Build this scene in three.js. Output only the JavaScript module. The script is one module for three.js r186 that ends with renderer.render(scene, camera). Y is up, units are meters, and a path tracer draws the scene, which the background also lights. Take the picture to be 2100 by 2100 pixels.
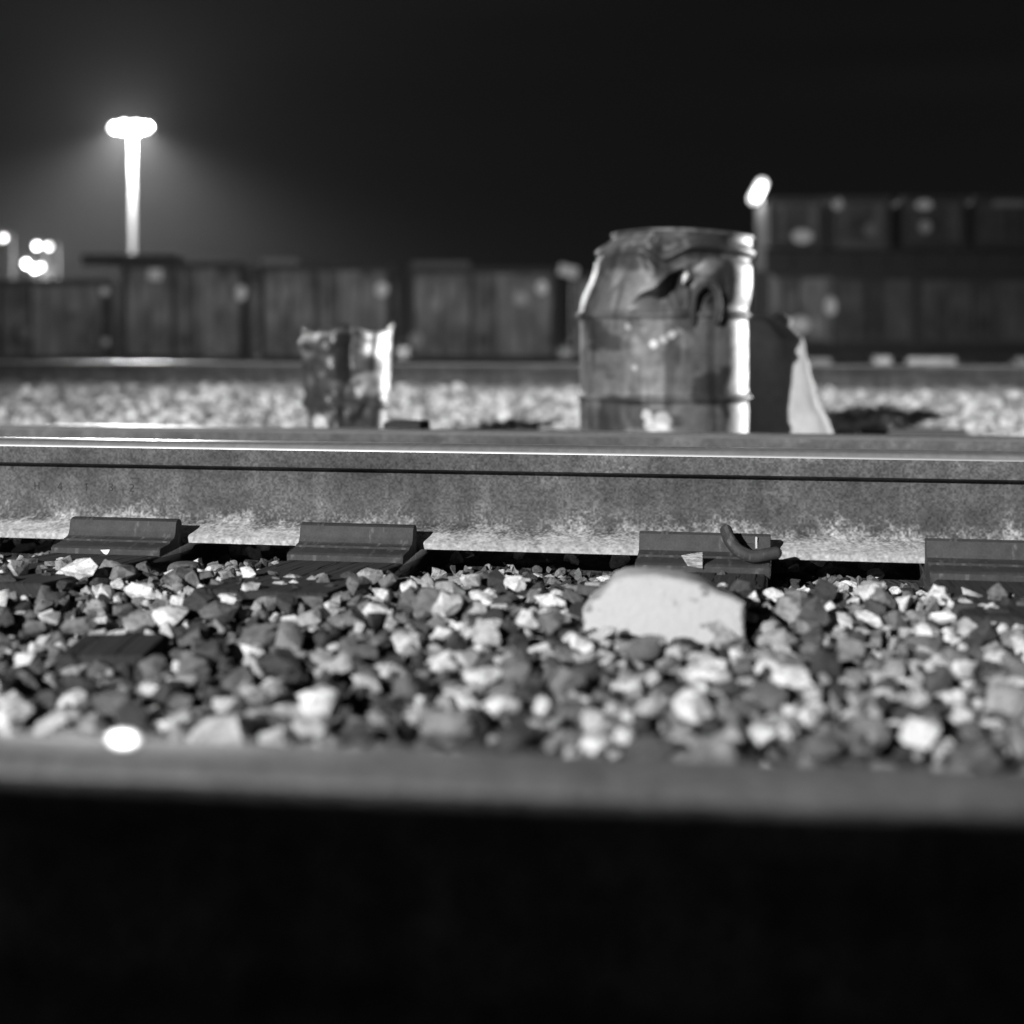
import * as THREE from 'three';
import { ConvexGeometry } from 'three/addons/geometries/ConvexGeometry.js';
import { FontLoader } from 'three/addons/loaders/FontLoader.js';
import { TextGeometry } from 'three/addons/geometries/TextGeometry.js';
import { mergeGeometries, mergeVertices, toCreasedNormals } from 'three/addons/utils/BufferGeometryUtils.js';
import { RoundedBoxGeometry } from 'three/addons/geometries/RoundedBoxGeometry.js';

// ------------------------------------------------------------------ camera, sky, key light, exposure
const scene = new THREE.Scene();
const EYE = 0.56;                                     // metres above the yard floor
const camera = new THREE.PerspectiveCamera(38.58, 1, 0.05, 800);
camera.position.set(0, EYE, 0);
camera.lookAt(0, EYE, -10);
camera.setViewOffset(2100, 2100, 0, 365, 2100, 2100); // lens shifted down, verticals stay vertical
camera.focus = 2.42;
camera.userData.fStop = 2.27;                         // opening of 22 mm
camera.updateProjectionMatrix();

const renderer = new THREE.WebGLRenderer({ antialias: true });
renderer.toneMapping = THREE.LinearToneMapping;
renderer.toneMappingExposure = 1.0;
renderer.shadowMap.enabled = true;

let seed = 7;
const rnd = () => { seed = (seed + 0x6D2B79F5) | 0; let t = Math.imul(seed ^ (seed >>> 15), 1 | seed); t = (t + Math.imul(t ^ (t >>> 7), 61 | t)) ^ t; return ((t ^ (t >>> 14)) >>> 0) / 4294967296; };
const rr = (a, b) => a + (b - a) * rnd();
const clamp = (x, a = 0, b = 1) => Math.min(b, Math.max(a, x));
const sstep = (a, b, x) => { const t = clamp((x - a) / (b - a)); return t * t * (3 - 2 * t); };

// tileable value noise
const hash = (x, y, s) => { let h = Math.imul(x, 374761393) ^ Math.imul(y, 668265263) ^ Math.imul(s, 2147483647 ^ 0x27d4eb2d); h = Math.imul(h ^ (h >>> 13), 1274126177); return ((h ^ (h >>> 16)) >>> 0) / 4294967296; };
function vnoise(x, y, px, py, s) {
  const ix = Math.floor(x), iy = Math.floor(y), fx = x - ix, fy = y - iy;
  const u = fx * fx * (3 - 2 * fx), v = fy * fy * (3 - 2 * fy);
  const m = (a, p) => ((a % p) + p) % p;
  const x0 = m(ix, px), x1 = m(ix + 1, px), y0 = m(iy, py), y1 = m(iy + 1, py);
  const a = hash(x0, y0, s), b = hash(x1, y0, s), c = hash(x0, y1, s), d = hash(x1, y1, s);
  return (a + (b - a) * u) * (1 - v) + (c + (d - c) * u) * v;
}
function fbm(x, y, fx, fy, oct, s) {           // x, y in 0..1, fx, fy base cells
  let sum = 0, amp = 0.5, tot = 0;
  for (let i = 0; i < oct; i++) { sum += amp * vnoise(x * fx, y * fy, fx, fy, s + i * 17); tot += amp; amp *= 0.55; fx *= 2; fy *= 2; }
  return sum / tot;
}

const n3 = (x, y, z, s) => vnoise(x + z * 0.71 + 100, y + z * 0.37 + 100, 4096, 4096, s);
// the night sky: near black, a little lighter low down, faint streaks of high cloud
{
  const W = 1024, H = 512, d = new Float32Array(W * H * 4);
  for (let j = 0; j < H; j++) {
    const el = ((j + 0.5) / H - 0.5) * 180;
    for (let i = 0; i < W; i++) {
      const u = i / W, v = j / H;
      const low = 0.0025 * Math.exp(-Math.max(0, el) / 4.5) + 0.0003;
      const c = Math.pow(fbm(u + v * 0.6, v, 8, 60, 4, 3), 3) * sstep(4, 16, el) * 0.0075;
      const L = low + c;
      d.set([L, L, L, 1], (j * W + i) * 4);
    }
  }
  const t = new THREE.DataTexture(d, W, H, THREE.RGBAFormat, THREE.FloatType);
  t.mapping = THREE.EquirectangularReflectionMapping; t.magFilter = THREE.LinearFilter; t.needsUpdate = true;
  scene.background = t; scene.environment = t;
}

// hard key light: a yard floodlight on a mast behind the photographer's left shoulder (its lamp is built with the other lamps)
const keyAim = new THREE.Vector3(0.3, 0.25, -3);
const keyAt = keyAim.clone().addScaledVector(new THREE.Vector3(-0.58, 0.36, 1).normalize(), 22);
const key = new THREE.SpotLight(0xffffff, 2400, 0, 0.30, 0.6, 2);
key.name = 'floodlight_beam';
key.position.copy(keyAt); key.target.position.copy(keyAim);
key.castShadow = true; key.shadow.radius = 3; key.shadow.mapSize.set(4096, 4096); key.shadow.camera.near = 1; key.shadow.camera.far = 90;
scene.add(key, key.target);

// thin haze added for the halo round the lamps, lit by the yard lamps
scene.fog = new THREE.FogExp2(0xffffff, 0.00016);

// ------------------------------------------------------------------ helpers
const used = {};
const numbered = (n) => { const k = used[n] = (used[n] ?? -1) + 1; return k ? `${n}_${String(k).padStart(3, '0')}` : n; };
function mesh(name, geo, mat, parent) { const m = new THREE.Mesh(geo, mat); m.name = name; m.castShadow = m.receiveShadow = true; parent?.add(m); return m; }
function thing(name, label, category, pos = [0, 0, 0], turn = 0, group) {
  const o = new THREE.Group(); o.name = numbered(name); o.position.set(...pos); o.rotation.y = turn;
  o.userData = { label, category }; if (group) o.userData.group = group; scene.add(o); return o;
}
function single(name, label, category, geo, mat, group) {
  const o = mesh(numbered(name), geo, mat, scene); o.userData = { label, category }; if (group) o.userData.group = group; return o;
}
function struct(name, label, geo, mat) { const o = mesh(numbered(name), geo, mat, scene); o.userData = { kind: 'structure', label }; return o; }
const toSRGB = (l) => { l = clamp(l); return Math.round(255 * (l <= 0.0031308 ? l * 12.92 : 1.055 * Math.pow(l, 1 / 2.4) - 0.055)); };
function grayTex(W, H, f, color = true) {
  const d = new Uint8Array(W * H * 4);
  for (let j = 0; j < H; j++) for (let i = 0; i < W; i++) { const l = f((i + 0.5) / W, (j + 0.5) / H); const b = color ? toSRGB(l) : Math.round(255 * clamp(l)); const k = (j * W + i) * 4; d[k] = d[k + 1] = d[k + 2] = b; d[k + 3] = 255; }
  const t = new THREE.DataTexture(d, W, H); t.wrapS = t.wrapT = THREE.RepeatWrapping; t.magFilter = THREE.LinearFilter; t.minFilter = THREE.LinearMipmapLinearFilter; t.generateMipmaps = true;
  if (color) t.colorSpace = THREE.SRGBColorSpace; t.needsUpdate = true; return t;
}
const G = (l) => new THREE.Color().setRGB(l, l, l);
const std = (l, rough = 0.9, metal = 0, extra = {}) => new THREE.MeshStandardMaterial({ color: G(l), roughness: rough, metalness: metal, ...extra });
function boxUV(geo, size = 0.1, ox = 0, oy = 0) {      // uv in metres / size, by the way each face points
  const g = geo.index ? geo.toNonIndexed() : geo; const p = g.attributes.position, uv = new Float32Array(p.count * 2);
  const a = new THREE.Vector3(), b = new THREE.Vector3(), c = new THREE.Vector3(), n = new THREE.Vector3();
  for (let i = 0; i < p.count; i += 3) {
    a.fromBufferAttribute(p, i); b.fromBufferAttribute(p, i + 1); c.fromBufferAttribute(p, i + 2);
    n.copy(b).sub(a).cross(c.clone().sub(a)); const ax = Math.abs(n.x), ay = Math.abs(n.y), az = Math.abs(n.z);
    [a, b, c].forEach((q, k) => { const [u, v] = ay >= ax && ay >= az ? [q.x, q.z] : ax >= az ? [q.z, q.y] : [q.x, q.y]; uv[(i + k) * 2] = u / size + ox; uv[(i + k) * 2 + 1] = v / size + oy; });
  }
  g.setAttribute('uv', new THREE.BufferAttribute(uv, 2)); return g;
}
const bx = (w, h, d, x = 0, y = 0, z = 0, r = 0) => { const g = r ? new RoundedBoxGeometry(w, h, d, 2, r) : new THREE.BoxGeometry(w, h, d); g.translate(x, y, z); return g; };

// ------------------------------------------------------------------ textures and materials
const speck = grayTex(512, 512, (u, v) => { const a = fbm(u, v, 9, 9, 5, 11), b = fbm(u, v, 70, 70, 2, 23); return clamp(0.25 + 1.1 * a + (b - 0.5) * 0.7, 0.22, 1); });
const speckB = grayTex(512, 512, (u, v) => 0.6 * fbm(u, v, 14, 14, 5, 31) + 0.4 * fbm(u, v, 60, 60, 3, 37), false);
const RL = 2.4, RV = 0.24;                              // metres covered by the rail texture
const railTone = (dust, tone) => grayTex(2048, 256, (u, v) => {
  const h = v * RV;
  const g1 = fbm(u, v, 820, 82, 1, 41), g2 = fbm(u, v, 400, 40, 2, 42), mid = fbm(u, v, 60, 7, 4, 43), big = fbm(u, v, 8, 2, 3, 47);
  const streak = Math.pow(fbm(u, v, 100, 2, 3, 53), 3);
  let a = tone * (0.35 + 0.8 * mid + 0.9 * (big - 0.5) + 0.7 * streak) * (0.30 + 0.9 * g1 + 0.55 * g2);
  const scab = sstep(0.60, 0.72, fbm(u, v, 130, 11, 4, 59)) * sstep(0.5, 0.62, big); a *= 1 + 0.7 * scab * g2;
  // pale ballast dust on the foot, thinning out grain by grain up the web, with splashes above it
  const edge = 0.066 + 0.034 * (fbm(u, v, 12, 1, 4, 67) - 0.5) + 0.012 * sstep(0.55, 0.7, fbm(u, v, 40, 1, 3, 73));
  const m = clamp(sstep(-1.3, 1.9, (edge - h) / 0.02 + (g1 - 0.5) * 0.9 + (g2 - 0.5) * 1.0 + (mid - 0.5) * 2.6) * (0.62 + 0.5 * g2));
  const dustTone = dust * (0.5 + 0.42 * g1 + 0.42 * g2) * (0.8 + 0.4 * mid);
  return a * (1 - m) + dustTone * m;
});
const railBump = grayTex(1024, 128, (u, v) => 0.5 * fbm(u, v, 200, 20, 4, 97) + 0.5 * fbm(u, v, 420, 42, 2, 101), false);
const rustMat = new THREE.MeshStandardMaterial({ map: railTone(0.45, 0.088), bumpMap: railBump, bumpScale: 0.0008, roughness: 0.86, metalness: 0 });
const rustDarkMat = new THREE.MeshStandardMaterial({ map: railTone(0.12, 0.11), bumpMap: railBump, bumpScale: 0.0005, roughness: 0.85, metalness: 0 });
const polish = grayTex(1024, 64, (u, v) => 0.28 + 0.22 * fbm(u, v, 4, 24, 3, 103) + 0.08 * fbm(u, v, 200, 12, 2, 107), false);
const crownTex = grayTex(1024, 64, (u, v) => 0.42 * (0.6 + 0.5 * fbm(u, v, 6, 20, 3, 104) + 0.3 * fbm(u, v, 300, 10, 2, 105)));
const steelMat = new THREE.MeshStandardMaterial({ map: crownTex, metalness: 0.55, roughness: 0.95, roughnessMap: polish });
const edgeMat = new THREE.MeshStandardMaterial({ color: G(0.45), metalness: 0.75, roughness: 0.42 });
const steelOldMat = new THREE.MeshStandardMaterial({ map: railTone(0.2, 0.16), roughness: 0.6, metalness: 0.25, bumpMap: railBump, bumpScale: 0.0003 });
const woodTex = grayTex(1024, 512, (u, v) => {
  const grain = fbm(u, v, 6, 90, 4, 109), crack = sstep(0.66, 0.72, fbm(u + 0.02 * Math.sin(v * 40), v, 5, 46, 3, 113));
  return 0.026 * (0.5 + grain) * (1 - 0.85 * crack) * (0.7 + 0.6 * fbm(u, v, 9, 9, 3, 127));
});
const woodBump = grayTex(1024, 512, (u, v) => 0.35 * fbm(u, v, 6, 90, 4, 109) + 0.65 * (1 - sstep(0.62, 0.72, fbm(u + 0.02 * Math.sin(v * 40), v, 5, 46, 3, 113))), false);
const woodMat = new THREE.MeshStandardMaterial({ map: woodTex, bumpMap: woodBump, bumpScale: 0.006, roughness: 0.95 });
const ironTex = grayTex(512, 512, (u, v) => 0.040 * (0.45 + 0.7 * fbm(u, v, 12, 12, 4, 131) + 0.55 * (fbm(u, v, 110, 110, 2, 137) - 0.3)) * (1 + 1.2 * sstep(0.66, 0.8, fbm(u, v, 30, 8, 3, 139))));
const ironMat = new THREE.MeshStandardMaterial({ map: ironTex, bumpMap: speckB, bumpScale: 0.0006, roughness: 0.75, metalness: 0 });
const stoneMat = new THREE.MeshStandardMaterial({ map: speck, bumpMap: speckB, bumpScale: 0.0016, roughness: 0.93 });

// ------------------------------------------------------------------ tracks: where they lie
const yawA = 0.187;                                    // the rails run down to the right, the right end nearer
const A0 = new THREE.Vector3(0, 0, -2.463);            // axis of the sharp rail where it crosses the lens axis
const RH = 0.168, RAIL_TOP = EYE - 0.186;              // rail height; head of the sharp rail
const RAIL_BASE = RAIL_TOP - RH, TIE_TOP = RAIL_BASE - 0.019;
const toWorld = (lx, y, lz, yaw = yawA, o = A0) => new THREE.Vector3(o.x + lx * Math.cos(yaw) - lz * Math.sin(yaw), y, o.z + lx * Math.sin(yaw) + lz * Math.cos(yaw));
const localZ = (x, z, yaw = yawA, o = A0) => -(x - o.x) * Math.sin(yaw) + (z - o.z) * Math.cos(yaw);
const localX = (x, z, yaw = yawA, o = A0) => (x - o.x) * Math.cos(yaw) + (z - o.z) * Math.sin(yaw);

// height of the ballast and the yard floor
const yawN = 0.132, N0 = new THREE.Vector3(0, 0, -0.90), NEAR_TOP = EYE - 0.262, NEAR_BASE = NEAR_TOP - RH;
function floorHeight(x, z) {
  const a = localZ(x, z), n = localZ(x, z, yawN, N0);
  let y;
  if (a > 0.02) {                                       // this side of the sharp rail
    y = 0.160 + 0.038 * sstep(0.2, 0.42, a);
    y += 0.012 * Math.sin(x * 5.1 + 1.0) * sstep(0.4, 0.7, a);
    y += (0.105 - y) * sstep(-0.42, -0.1, n);              // lower round the near rail
  } else {
    y = 0.160 + 0.035 * sstep(-0.06, -0.2, a) - 0.075 * sstep(-0.5, -1.35, a);
    y = y + (0.085 - y) * sstep(-1.7, -2.3, a);
    y = y + (0.17 - y) * sstep(-3.6, -6.4, a);
    y = y + (-0.1 - y) * sstep(-9.4, -16, a);
  }
  return y;
}

// ------------------------------------------------------------------ ground sheet
{
  const xs = [], zs = [];
  for (let x = -150; x < -8; x += 12) xs.push(x); for (let x = -8; x <= 8.001; x += 0.12) xs.push(x); for (let x = 12; x <= 150; x += 12) xs.push(x);
  for (let z = -170; z < -20; z += 10) zs.push(z); for (let z = -20; z <= 3.001; z += 0.1) zs.push(z); for (let z = 8; z <= 60; z += 8) zs.push(z);
  const pos = [], uv = [], idx = [];
  for (const z of zs) for (const x of xs) { pos.push(x, floorHeight(x, z) - 0.012, z); uv.push(x / 0.55, z / 0.55); }
  for (let j = 0; j < zs.length - 1; j++) for (let i = 0; i < xs.length - 1; i++) { const a = j * xs.length + i, b = a + xs.length; idx.push(a, b, a + 1, b, b + 1, a + 1); }
  const g = new THREE.BufferGeometry(); g.setAttribute('position', new THREE.Float32BufferAttribute(pos, 3)); g.setAttribute('uv', new THREE.Float32BufferAttribute(uv, 2)); g.setIndex(idx); g.computeVertexNormals();
  const cells = grayTex(512, 512, (u, v) => 0.12 * Math.pow(fbm(u, v, 26, 26, 3, 151), 2) * (0.5 + fbm(u, v, 6, 6, 3, 157)));
  const cellsB = grayTex(512, 512, (u, v) => fbm(u, v, 26, 26, 4, 151), false);
  struct('ground', 'dark gravel floor of the rail yard', g, new THREE.MeshStandardMaterial({ map: cells, bumpMap: cellsB, bumpScale: 0.02, roughness: 1 }));
}

// ------------------------------------------------------------------ rails
const half = [[0.07, 0.0], [0.0702, 0.010], [0.067, 0.0128], [0.022, 0.0262], [0.0135, 0.0315], [0.0095, 0.042], [0.0082, 0.07], [0.0082, 0.100], [0.0092, 0.1165], [0.0125, 0.1220], [0.033, 0.1262], [0.0366, 0.1280], [0.0375, 0.1310], [0.0375, 0.153], [0.0370, 0.1570]];
const corner = [[0.0370, 0.1570], [0.0362, 0.1592], [0.0350, 0.1608]];
const crown = [[0.0350, 0.1608], [0.0318, 0.1634], [0.0275, 0.1655], [0.022, 0.1668], [0.012, 0.1677], [0, 0.168]];
function sweep(list, L, x0 = -L / 2) {                   // list: [z, y, v]; strip along x with creased normals
  const pos = [], nor = [], uv = [], idx = [], n = list.length;
  const fn = []; for (let i = 0; i < n - 1; i++) { const dz = list[i + 1][0] - list[i][0], dy = list[i + 1][1] - list[i][1], l = Math.hypot(dz, dy); fn.push([dy / l, -dz / l]); }
  for (let i = 0; i < n - 1; i++) {
    const at = (k, nb) => { if (!nb) return fn[i]; const d = fn[i][0] * nb[0] + fn[i][1] * nb[1]; if (d < 0.78) return fn[i]; const s = [fn[i][0] + nb[0], fn[i][1] + nb[1]], l = Math.hypot(...s); return [s[0] / l, s[1] / l]; };
    const na = at(i, fn[i - 1]), nb = at(i + 1, fn[i + 1]), b = pos.length / 3;
    for (const [p, nn] of [[list[i], na], [list[i + 1], nb]]) for (const x of [x0, x0 + L]) { pos.push(x, p[1], p[0]); nor.push(0, nn[1], nn[0]); uv.push(x / RL, p[2] / RV); }
    idx.push(b, b + 1, b + 2, b + 1, b + 3, b + 2);
  }
  const g = new THREE.BufferGeometry(); g.setAttribute('position', new THREE.Float32BufferAttribute(pos, 3)); g.setAttribute('normal', new THREE.Float32BufferAttribute(nor, 3)); g.setAttribute('uv', new THREE.Float32BufferAttribute(uv, 2)); g.setIndex(idx); return g;
}
const withArc = (pts) => { let s = 0; return pts.map((p, i) => { if (i) s += Math.hypot(p[0] - pts[i - 1][0], p[1] - pts[i - 1][1]); return [...p, s]; }); };
function railParts(L) {
  const h = withArc(half), s0 = h[h.length - 1][2];
  const front = sweep(h, L), back = sweep(h.map(([z, y, v]) => [-z, y, v]).reverse(), L);
  const bottom = sweep([[-0.07, 0, 0], [0.07, 0, 0.14]], L);
  const shape = new THREE.Shape([...half, ...corner.slice(1), ...crown.slice(1), ...crown.slice(0, -1).reverse().map(([z, y]) => [-z, y]), ...corner.slice(0, -1).reverse().map(([z, y]) => [-z, y]), ...half.slice(0, -1).reverse().map(([z, y]) => [-z, y])].map(([z, y]) => new THREE.Vector2(z, y)));
  const caps = [1, -1].map((s) => { const g = new THREE.ShapeGeometry(shape); g.rotateY(s * Math.PI / 2); g.translate(s * L / 2, 0, 0); return g; });
  const body = mergeGeometries([front, back, bottom, ...caps]);
  const c = crown, full = withArc([...c, ...c.slice(0, -1).reverse().map(([z, y]) => [-z, y])]);
  const edge = mergeGeometries([sweep(withArc(corner), L), sweep(withArc(corner).map(([z, y, v]) => [-z, y, v]).reverse(), L)]);
  return { body, top: sweep(full, L), edge };
}
function rail(label, L, origin, yaw, base, bodyMat, topMat, roll = 0, edge = topMat) {
  const o = thing('rail', label, 'rail', [origin.x, base, origin.z], -yaw, 'steel rails of the yard');
  o.rotation.order = 'YXZ'; o.rotation.x = roll;
  const p = railParts(L); mesh('web_and_foot', p.body, bodyMat, o); mesh('running_surface', p.top, topMat, o); mesh('polished_edge', p.edge, edge, o); return o;
}
const sharpRail = rail('sharply focused rusty rail with polished edge crossing mid frame', 30, A0, yawA, RAIL_BASE, rustMat, steelMat, 0.03, edgeMat);
rail('shiny low rail just behind the sharp rail, in front of the dented drum', 30, toWorld(0, 0, -1.5), yawA, RAIL_BASE - 0.076, rustDarkMat, steelMat, 0.045, rustDarkMat);
rail('blurred dark rail filling the bottom foreground', 16, N0, yawN, NEAR_BASE, new THREE.MeshStandardMaterial({ map: railTone(0.2, 0.14), bumpMap: railBump, bumpScale: 0.0005, roughness: 0.85 }), steelOldMat);
rail('far blurred rail behind the pale ballast, before the containers', 60, new THREE.Vector3(0, 0, -9.3), yawA, RAIL_TOP - RH - 0.0, new THREE.MeshStandardMaterial({ map: rustMat.map, roughness: 0.9, color: G(0.9) }), steelMat, 0.03);
rail('hidden far rail of the track before the containers', 60, new THREE.Vector3(0, 0, -10.83), yawA, RAIL_TOP - RH - 0.03, rustDarkMat, steelMat);

// stamped characters on the web of the sharp rail
{
  const font = await new FontLoader().loadAsync('fonts/droid/droid_sans_regular.typeface.json');
  const dark = std(0.028, 0.9);
  [['H', -0.868], ['4', -0.822], ['1', -0.772], ['3', -0.725], ['2', -0.685]].forEach(([ch, s]) => {
    const g = new TextGeometry(ch, { font, size: 0.0135, depth: 0.0006, curveSegments: 3, bevelEnabled: false }); g.translate(s, 0.0765, 0.0081);
    mesh('stamped_character', g, dark, sharpRail);
  });
}

// ------------------------------------------------------------------ sleepers and tie plates
const pxAt = (px, py, depth) => new THREE.Vector3((px - 1050) / 3000 * depth, EYE + (685 - py) / 3000 * depth, -depth);
function sleeperGeo(L, w = 0.198, h = 0.17) {
  const g = bx(L, h, w, 0, 0, 0, 0.008); const p = g.attributes.position, uv = [];
  for (let i = 0; i < p.count; i++) uv.push(p.getX(i) / 0.7, (p.getZ(i) + p.getY(i)) / 0.36);
  g.setAttribute('uv', new THREE.Float32BufferAttribute(uv, 2)); g.rotateY(Math.PI / 2); g.translate(0, -h / 2, 0); return g;
}
const sGeo = sleeperGeo(2.6);
const tieS = [-1.16, -0.656, -0.243, 0.327, 0.768, 1.29];    // along the sharp rail
const tieLook = { 1: 'dark cracked wooden sleeper under the leftmost tie plate', 2: 'dark split wooden sleeper under the second tie plate from left', 3: 'dark wooden sleeper under the tie plate with the bent hook', 4: 'dark wooden sleeper under the rightmost tie plate' };
tieS.forEach((s, i) => {
  const o = single('sleeper', tieLook[i] ?? (i < 1 ? 'wooden sleeper of the sharp track beyond the left edge' : 'wooden sleeper of the sharp track beyond the right edge'), 'sleeper', sGeo, woodMat, 'wooden sleepers under the sharp rail');
  const c = toWorld(s, 0, -0.75); o.position.set(c.x, TIE_TOP - 0.037, c.z); o.rotation.order = 'YXZ'; o.rotation.y = -yawA; o.rotation.x = -0.049;
});
for (let i = -1; i <= 1; i++) {
  const c = toWorld(i * 0.52 + 0.2, 0, 0.72, yawN, N0);
  const o = single('sleeper', 'wooden sleeper under the near rail, below the frame', 'sleeper', sGeo, woodMat, 'wooden sleepers under the near rail'); o.position.set(c.x, NEAR_BASE - 0.003, c.z); o.rotation.y = -yawN;
}
function plateGeo(L, round) {                              // profile across the rail (z towards the viewer), extruded along the rail
  const sh = new THREE.Shape();
  sh.moveTo(-0.17, -0.019); sh.lineTo(0.160, -0.019); sh.lineTo(0.162, -0.016); sh.lineTo(0.162, -0.003); sh.lineTo(0.158, 0.000);
  sh.lineTo(0.122, 0.003); sh.lineTo(0.119, 0.0062); sh.lineTo(0.108, 0.008);
  if (round) { sh.bezierCurveTo(0.101, 0.011, 0.098, 0.018, 0.097, 0.030); sh.bezierCurveTo(0.096, 0.041, 0.077, 0.042, 0.0745, 0.032); }
  else { sh.lineTo(0.100, 0.011); sh.lineTo(0.094, 0.036); sh.lineTo(0.090, 0.039); sh.lineTo(0.0745, 0.037); }
  sh.lineTo(0.0725, -0.0005); sh.lineTo(-0.0725, -0.0005); sh.lineTo(-0.0745, 0.02); sh.lineTo(-0.092, 0.02); sh.lineTo(-0.10, 0.004); sh.lineTo(-0.17, -0.004);
  const b = 0.002; const g = new THREE.ExtrudeGeometry(sh, { depth: L - 2 * b, bevelEnabled: true, bevelThickness: b, bevelSize: 0.0012, bevelSegments: 2, curveSegments: 5 });
  g.translate(0, 0, -L / 2 + b); g.rotateY(-Math.PI / 2);
  const q = toCreasedNormals(g, 0.6); return boxUV(q, 0.25);
}
const plateA = plateGeo(0.194, true), plateB = plateGeo(0.206, false);
const plateLabels = ['tie plate past the left edge', 'leftmost rounded iron tie plate with a white paint chip', 'second iron tie plate from left with pale scratches', 'iron tie plate carrying the bent hook, behind the white block', 'iron tie plate at the right edge of the frame', 'tie plate beyond the right edge'];
tieS.forEach((s, i) => {
  const o = thing('tie_plate', plateLabels[i], 'tie plate', toWorld(s, RAIL_BASE, 0).toArray(), -yawA, 'tie plates under the sharp rail');
  mesh('plate', i >= 3 ? plateB : plateA, ironMat, o);
  if (i === 1) { const sh = new THREE.Shape([[-0.008, 0.004], [0.009, 0.005], [0.006, -0.001], [0.003, -0.004], [-0.002, -0.002]].map(([x, y]) => new THREE.Vector2(x, y))); const g = new THREE.ExtrudeGeometry(sh, { depth: 0.0012, bevelEnabled: false }); g.translate(0.0, -0.008, 0.1621); mesh('paint_chip', g, std(0.8, 0.8), o); }
  if (i === 2) for (const [x, w] of [[0.012, 0.03], [0.044, 0.01]]) { const sh = new THREE.Shape(); for (let k = 0; k < 12; k++) { const t = k / 12 * Math.PI * 2, r = 0.7 + 0.5 * rnd(); sh[k ? 'lineTo' : 'moveTo'](Math.cos(t) * w / 2 * r, Math.sin(t) * 0.0018 * r); } const g = new THREE.ExtrudeGeometry(sh, { depth: 0.0008, bevelEnabled: false }); g.translate(x, -0.007, 0.1621); mesh('paint_chip', g, std(0.42, 0.85), o); }
  // square spike heads that hold the plate behind the rail
  for (const dx of [-0.06, 0.06]) { const g = bx(0.032, 0.03, 0.036, dx, 0.018, -0.088, 0.005); mesh('spike', boxUV(g, 0.25), ironMat, o); }
});

// the bent iron hook hanging over the third plate, its small clip and the pale wood chip
function tubeThing(pts, radius, seg = 40, rad = 12) {
  const c = new THREE.CatmullRomCurve3(pts); const g = new THREE.TubeGeometry(c, seg, radius, rad); const caps = [c.getPoint(0), c.getPoint(1)].map((p) => { const s = new THREE.SphereGeometry(radius * 0.995, 12, 8); s.translate(p.x, p.y, p.z); return s; });
  return mergeGeometries([g, ...caps].map((x) => { const y = x.toNonIndexed(); return y; }));
}
{
  const p = [[1489, 1088, 2.275], [1497, 1108, 2.255], [1516, 1130, 2.24], [1545, 1141, 2.235], [1572, 1137, 2.235], [1591, 1134, 2.235]].map((a) => pxAt(...a));
  single('rail_anchor_hook', 'bent iron hook lying on the third tie plate against the rail', 'hook', boxUV(tubeThing(p, 0.0098), 0.25), ironMat);
  const q = pxAt(1530, 1121, 2.30); const o = thing('iron_clip', 'tiny iron clip on the rail foot behind the bent hook', 'clip', [q.x, q.y, q.z], -yawA);
  mesh('base', boxUV(bx(0.034, 0.012, 0.02, 0, 0, 0, 0.002), 0.25), ironMat, o); mesh('pin', bx(0.003, 0.018, 0.004, 0.016, 0.008, 0.008), std(0.5, 0.6), o);
  const w = pxAt(1425, 1148, 2.245);
  const pts = []; for (let i = 0; i < 16; i++) { const a = rnd() * 6.28; pts.push(new THREE.Vector3(rr(-0.011, 0.012), rr(-0.011, 0.011), rr(-0.007, 0.007))); } pts.push(new THREE.Vector3(-0.021, 0.006, 0), new THREE.Vector3(0.012, 0.013, 0.006), new THREE.Vector3(0.012, -0.012, 0.007));
  const chip = single('wood_chip', 'small pale wood chip stuck on the third tie plate', 'chip', boxUV(new ConvexGeometry(pts), 0.03), new THREE.MeshStandardMaterial({ map: grayTex(256, 256, (u, v) => 0.5 * (0.15 + 1.1 * fbm(u, v, 3, 22, 3, 171))), bumpMap: woodBump, bumpScale: 0.002, roughness: 0.95 })); chip.position.copy(w); chip.rotation.y = -yawA;
}

// ------------------------------------------------------------------ stones
function stoneGeo(sx, sy, sz, n, j = 0.25) {            // broken stone: hull of random points, each face split and roughened
  const pts = []; for (let i = 0; i < n; i++) { const v = new THREE.Vector3(rr(-1, 1), rr(-1, 1), rr(-1, 1)).normalize().multiplyScalar(rr(1 - j, 1 + j * 0.4)); pts.push(v); }
  const hull = new ConvexGeometry(pts).attributes.position, out = [], o = rnd() * 50, m = Math.max(sx, sy, sz);
  const rough = (v) => { const k = 1 + 0.30 * (n3(v.x * 2.3 + o, v.y * 2.3 + o, v.z * 2.3, 401) - 0.55) + 0.10 * (n3(v.x * 7 + o, v.y * 7, v.z * 7 + o, 403) - 0.5); return [v.x * k * sx, v.y * k * sy, v.z * k * sz]; };
  for (let i = 0; i < hull.count; i += 3) {
    const [a, b, c] = [0, 1, 2].map((q) => new THREE.Vector3().fromBufferAttribute(hull, i + q)), mid = (p, q) => p.clone().add(q).multiplyScalar(0.5), ab = mid(a, b), bc = mid(b, c), ca = mid(c, a);
    for (const t of [[a, ab, ca], [ab, b, bc], [ca, bc, c], [ab, bc, ca]]) for (const p of t) out.push(...rough(p));
  }
  const g = new THREE.BufferGeometry(); g.setAttribute('position', new THREE.Float32BufferAttribute(out, 3)); g.computeVertexNormals(); return boxUV(g, 2.2 * (m < 0.5 ? 0.03 : 1), rnd(), rnd());
}
const stones = []; for (let i = 0; i < 26; i++) stones.push(stoneGeo(rr(0.8, 1.25), rr(0.55, 0.95), rr(0.7, 1.1), 12 + Math.floor(rnd() * 9)));
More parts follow.
